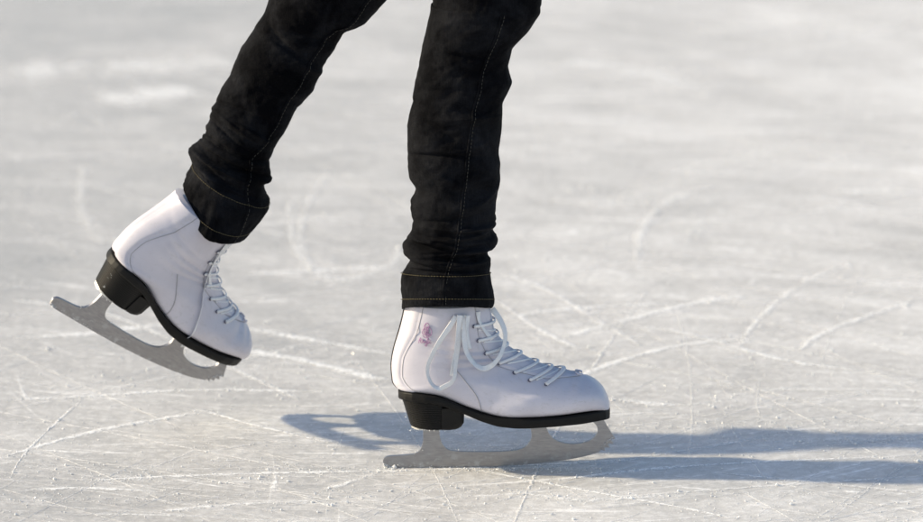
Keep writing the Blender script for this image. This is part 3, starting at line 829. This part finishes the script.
for (path, w, d) in [([(-0.6394, 0.0369), (-0.5834, 0.1016), (-0.5247, 0.1593), (-0.4502, 0.2094), (-0.39, 0.2418)], 0.0035, 1.0), ([(-0.4136, 0.2512), (-0.39, 0.2418), (-0.3286, 0.1865), (-0.2597, 0.1325), (-0.2124, 0.0972)], 0.0022, 0.9), ([(-0.6152, -0.0464), (-0.6127, 0.0284), (-0.6052, 0.0885), (-0.5874, 0.1865), (-0.5628, 0.3082)], 0.0018, 0.8), ([(-0.5133, -0.0586), (-0.4397, -0.0423), (-0.286, -0.0259), (-0.1486, -0.0176), (-0.0372, -0.0051), (0.1547, 0.0284)], 0.002, 0.9), ([(-0.226, -0.0988), (-0.1935, -0.0707), (-0.1534, -0.0259)], 0.005, 1), ([(-0.3745, 0.6722), (-0.2834, 0.6167), (-0.2088, 0.5677), (-0.1358, 0.5198)], 0.006, 1), ([(-0.374, 0.557), (-0.2923, 0.5092), (-0.2188, 0.4471), (-0.1444, 0.3865)], 0.008, 1), ([(-0.0246, -0.0135), (0.0379, -0.0545), (0.1235, -0.1067), (0.2306, -0.1692), (0.288, -0.211)], 0.0022, 0.9), ([(0.1386, 0.3178), (0.1811, 0.2938), (0.2275, 0.2748), (0.2752, 0.2795)], 0.004, 0.9), ([(0.2376, 0.6779), (0.3, 0.6222), (0.3596, 0.5516), (0.425, 0.4883), (0.5116, 0.4419)], 0.0035, 0.85), ([(0.0884, 0.3766), (0.1622, 0.4779), (0.2224, 0.541), (0.2827, 0.5839), (0.387, 0.6167)], 0.004, 0.8), ([(0.0955, 0.6167), (0.1873, 0.7062), (0.2985, 0.811), (0.3936, 0.859)], 0.006, 0.8), ([(0.3991, 1.6273), (0.3517, 1.5794), (0.3083, 1.5013), (0.2708, 1.3881), (0.2457, 1.2369), (0.2305, 1.0739)], 0.012, 0.5), ([(-0.706, 0.6167), (-0.6065, 0.6387), (-0.5083, 0.6835), (-0.3933, 0.7291)], 0.006, 0.7), ([(-0.7683, 2.3819), (-0.6957, 2.4546), (-0.5918, 2.5396)], 0.05, 0.9), ([(-0.7328, 0.8349), (-0.6073, 0.7756), (-0.5062, 0.661), (-0.3587, 0.4369), (-0.2678, 0.2986)], 0.004, 0.5), ([(-0.2852, 1.759), (-0.3101, 1.5168), (-0.3148, 1.258), (-0.2898, 1.0739), (-0.2545, 0.9896)], 0.01, 0.35), ([(-0.7319, 1.8014), (-0.7126, 1.5558), (-0.6806, 1.366), (-0.6293, 1.1884)], 0.012, 0.35), ([(0.0127, 1.0088), (0.0881, 0.8834), (0.1576, 0.7062), (0.2101, 0.5785)], 0.004, 0.8), ([(0.0094, 0.7291), (0.1003, 0.7756), (0.1918, 0.7991), (0.2993, 0.8229)], 0.004, 0.8), ([(0.003, 0.8349), (0.0675, 0.661), (0.1224, 0.5516)], 0.004, 0.8), ([(0.3546, 0.5785), (0.3972, 0.7291), (0.4771, 0.9266), (0.572, 1.0739)], 0.005, 0.6), ([(0.4386, 0.5516), (0.494, 0.661), (0.6429, 0.8349)], 0.005, 0.6), ([(-0.3959, 0.9896), (-0.2558, 1.0217), (-0.1454, 1.0347)], 0.008, 0.6), ([(-0.6624, 0.2986), (-0.5557, 0.3178), (-0.4077, 0.347), (-0.2285, 0.3372)], 0.003, 0.6), ([(-0.6075, -0.1028), (-0.5226, -0.0868), (-0.4216, -0.1028)], 0.003, 0.7), ([(0.0755, -0.0545), (0.178, -0.0135), (0.333, 0.02), (0.5279, 0.0454)], 0.002, 0.6), ([(-0.4267, -0.1807), (-0.3313, -0.1538), (-0.2097, -0.1343)], 0.003, 0.6), ([(0.4884, 3.2282), (0.7215, 3.3075), (0.9756, 3.2544)], 0.06, 0.25), ([(0.2244, 1.4783), (0.4216, 1.8014), (0.5803, 1.9322), (0.7987, 1.9681)], 0.03, 0.3), ([(0.1624, 2.8553), (0.3448, 2.6826), (0.4371, 2.5182)], 0.04, 0.5), ([(0.3671, 0.3965), (0.3541, 0.2986), (0.3497, 0.2048)], 0.0015, 0.25), ([(-0.0002, -0.0948), (0.11, -0.1343), (0.2352, -0.1028)], 0.003, 0.5), ([(-0.3447, 1.5168), (-0.328, 1.258), (-0.2978, 1.0739), (-0.2454, 0.9579), (-0.1692, 1.0347), (-0.1444, 1.1542)], 0.009, 0.4), ([(0.6072, 1.5953), (0.6666, 1.5794), (0.7527, 1.5953)], 0.02, 0.8), ([(-0.9935, 2.7165), (-0.7678, 2.7621), (-0.5212, 2.8553)], 0.05, 0.5)]:
    tracks.append((cut(path, w * 1.8, min(1.8, d * 2.6), grow=2.1), d))
def arc(cx, cy, R_, a0, a1, k=24): return [(cx + R_ * math.cos(a), cy + R_ * math.sin(a)) for a in np.linspace(a0, a1, k)]
for i in range(820):
    y = -.3 + 5.2 * rng.random() ** 1.6; x = rng.uniform(-1.5, 1.5) * (1 + .25 * max(0, y))
    R_ = rng.uniform(.6, 14) * rng.choice((-1, 1)); Ls = min(rng.exponential(.45) + .06, 2.2)
    hd = rng.normal(0, .45) if rng.random() < .65 else rng.uniform(0, PI)
    a = hd - PI / 2; c = (x - R_ * math.cos(a), y - R_ * math.sin(a)); da = Ls / abs(R_)
    if da > 5: continue
    w = rng.choice((.0009, .0014, .0022, .0045), p=(.36, .32, .22, .10)) * (1 + .35 * max(0, y))
    pts = cut(arc(c[0], c[1], R_, a - da / 2, a + da / 2, max(8, int(Ls / .06))), w, rng.uniform(.4, 1.2), grow=1.2)
    if rng.random() < .12: tracks.append((pts, .4))
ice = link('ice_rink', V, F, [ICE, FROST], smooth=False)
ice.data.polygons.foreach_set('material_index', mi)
at = ice.data.attributes.new('dens', 'FLOAT', 'POINT'); at.data.foreach_set('value', dens)
tag(ice, 'pale grey ice criss-crossed with white skate cuts', 'ice rink', kind='structure')

# shavings and crumbs of ice: far too many to count
pos = []
for i in range(17000):      # loose scatter, thicker in drifts
    y = -.32 + 4.6 * rng.random() ** 2.0; pos.append((rng.uniform(-1.0, 1.0) * (1 + .2 * max(y, 0)), y, 1))
for (cx_, cy_, sx, sy, n) in [(0.337, 1.2722, 0.014, 0.03, 160), (-0.3527, 0.5623, 0.09, 0.05, 240), (-0.3682, 0.3716, 0.12, 0.05, 260), (0.1874, 0.1593, 0.09, 0.02, 160), (0.3477, 0.1819, 0.12, 0.02, 220), (0.333, 0.3227, 0.1, 0.04, 220), (0.0936, 0.5516, 0.07, 0.05, 200), (0.0702, 0.7756, 0.08, 0.06, 200), (-0.2145, -0.0135, 0.05, 0.012, 160), (-0.025, -0.0948, 0.1, 0.015, 140), (-0.4804, -0.0135, 0.15, 0.02, 200), (-0.5294, -0.1343, 0.1, 0.01, 90), (0.4199, 0.1148, 0.1, 0.01, 160), (0.3955, 0.5516, 0.05, 0.1, 140), (-0.2776, 0.4988, 0.06, 0.05, 160), (0.2651, 1.5953, 0.1, 0.1, 130), (-0.3884, -0.0545, 0.1, 0.01, 110), (0.1478, -0.1146, 0.15, 0.012, 150), (0.0387, -0.0135, 0.1, 0.006, 120), (0.4615, 1.8443, 0.1, 0.2, 90), (-0.5437, 0.3965, 0.1, 0.06, 150), (-0.0867, -0.1343, 0.3, 0.02, 200)]:
    for i in range(int(n * 1.8)): pos.append((rng.normal(cx_, sx), rng.normal(cy_, sy), 1.0))
for pts, d in tracks:
    Ls = len(pts) * .008
    for i in range(int(Ls * 520 * d)):
        p = pts[rng.integers(len(pts))]; pos.append((p[0] + rng.normal(0, .006), p[1] + rng.normal(0, .006), .9))
for i in range(520):       # sprayed up along the planted blade
    u = rng.random() ** 1.5; pos.append((-.155 + .30 * u, -.004 + rng.normal(0, .0065), .85))
for i in range(90): pos.append((-.150 + abs(rng.normal(0, .014)), rng.normal(-.004, .006), 1.1))
for i in range(420):       # far lumps
    y = rng.uniform(.9, 5.5); pos.append((rng.uniform(-1.2, 1.2) * (1 + .2 * y), y, rng.uniform(1.0, 2.3)))
VV = []; FF = []
octa = np.array([(1, 0, 0), (-1, 0, 0), (0, 1, 0), (0, -1, 0), (0, 0, 1), (0, 0, -1)], float)
of = [(0, 2, 4), (2, 1, 4), (1, 3, 4), (3, 0, 4), (2, 0, 5), (1, 2, 5), (3, 1, 5), (0, 3, 5)]
for (x, y, sc) in pos:
    if abs(y) < .003 and -.16 < x < .14: continue
    r = float(np.clip(rng.lognormal(-7.72, .50), .00022, .0022)) * sc * (1.9 if rng.random() < .10 else 1.15) * (1 + .25 * max(0, y))
    v = octa * r * rng.uniform(.55, 1.35, (6, 1)) * np.array((1, 1, .85)); a = rng.uniform(0, PI); ca, sa = math.cos(a), math.sin(a)
    v = np.stack([v[:, 0] * ca - v[:, 1] * sa + x, v[:, 0] * sa + v[:, 1] * ca + y, v[:, 2] + r * .45], 1)
    b = len(VV); VV.extend(map(tuple, v)); FF.extend(tuple(b + k for k in f) for f in of)
sh = link('ice_shavings', VV, FF, CHIP, smooth=False)
tag(sh, 'loose white crumbs and shavings of ice scattered over the rink', 'ice shavings', kind='stuff')

# ------------------------------------------------------------------ light, sky, camera
EL, AZ = 25.5, -1.5
d = Vector((math.cos(math.radians(EL)) * math.cos(math.radians(AZ)), math.cos(math.radians(EL)) * math.sin(math.radians(AZ)), -math.sin(math.radians(EL))))
sl = bpy.data.lights.new('sun', 'SUN'); sl.energy = 4.15; sl.angle = math.radians(1.4); sl.color = (1.0, .855, .605)
so = bpy.data.objects.new('sun', sl); COL.objects.link(so); so.rotation_euler = d.to_track_quat('-Z', 'Y').to_euler(); so.location = (-5, 0, 3)
wd = bpy.data.worlds.new('World'); scene.world = wd; wd.use_nodes = True; WN = wd.node_tree.nodes; WL = wd.node_tree.links
sky = WN.new('ShaderNodeTexSky'); sky.sky_type = 'NISHITA'; sky.sun_disc = False
sky.sun_elevation = math.radians(EL)
tosun = -d; sky.sun_rotation = math.atan2(tosun.x, tosun.y)
sky.air_density = 1.0; sky.dust_density = 1.5; sky.ozone_density = 1.0
WL.new(sky.outputs[0], WN['Background'].inputs[0]); WN['Background'].inputs[1].default_value = 0.140

cam = bpy.data.cameras.new('camera'); co = bpy.data.objects.new('camera', cam); COL.objects.link(co); scene.camera = co
pit = math.radians(14); tgt = Vector((-.048, 0, .2694))
co.location = tgt + 4.0 * Vector((0, -math.cos(pit), math.sin(pit))); co.rotation_euler = (PI / 2 - pit, 0, 0)
cam.sensor_width = 36; cam.lens = 36 * 4.0 / (923 / 800); cam.clip_start = .05; cam.clip_end = 300
cam.dof.use_dof = True; cam.dof.focus_distance = 3.97; cam.dof.aperture_fstop = 3.8
scene.view_settings.view_transform = 'Standard'; scene.view_settings.look = 'None'
scene.view_settings.gamma = 1; scene.view_settings.use_curve_mapping = False
scene.view_settings.exposure = 0.37
scene.render.engine = 'CYCLES'
scene.cycles.max_bounces = 8; scene.cycles.transparent_max_bounces = 16
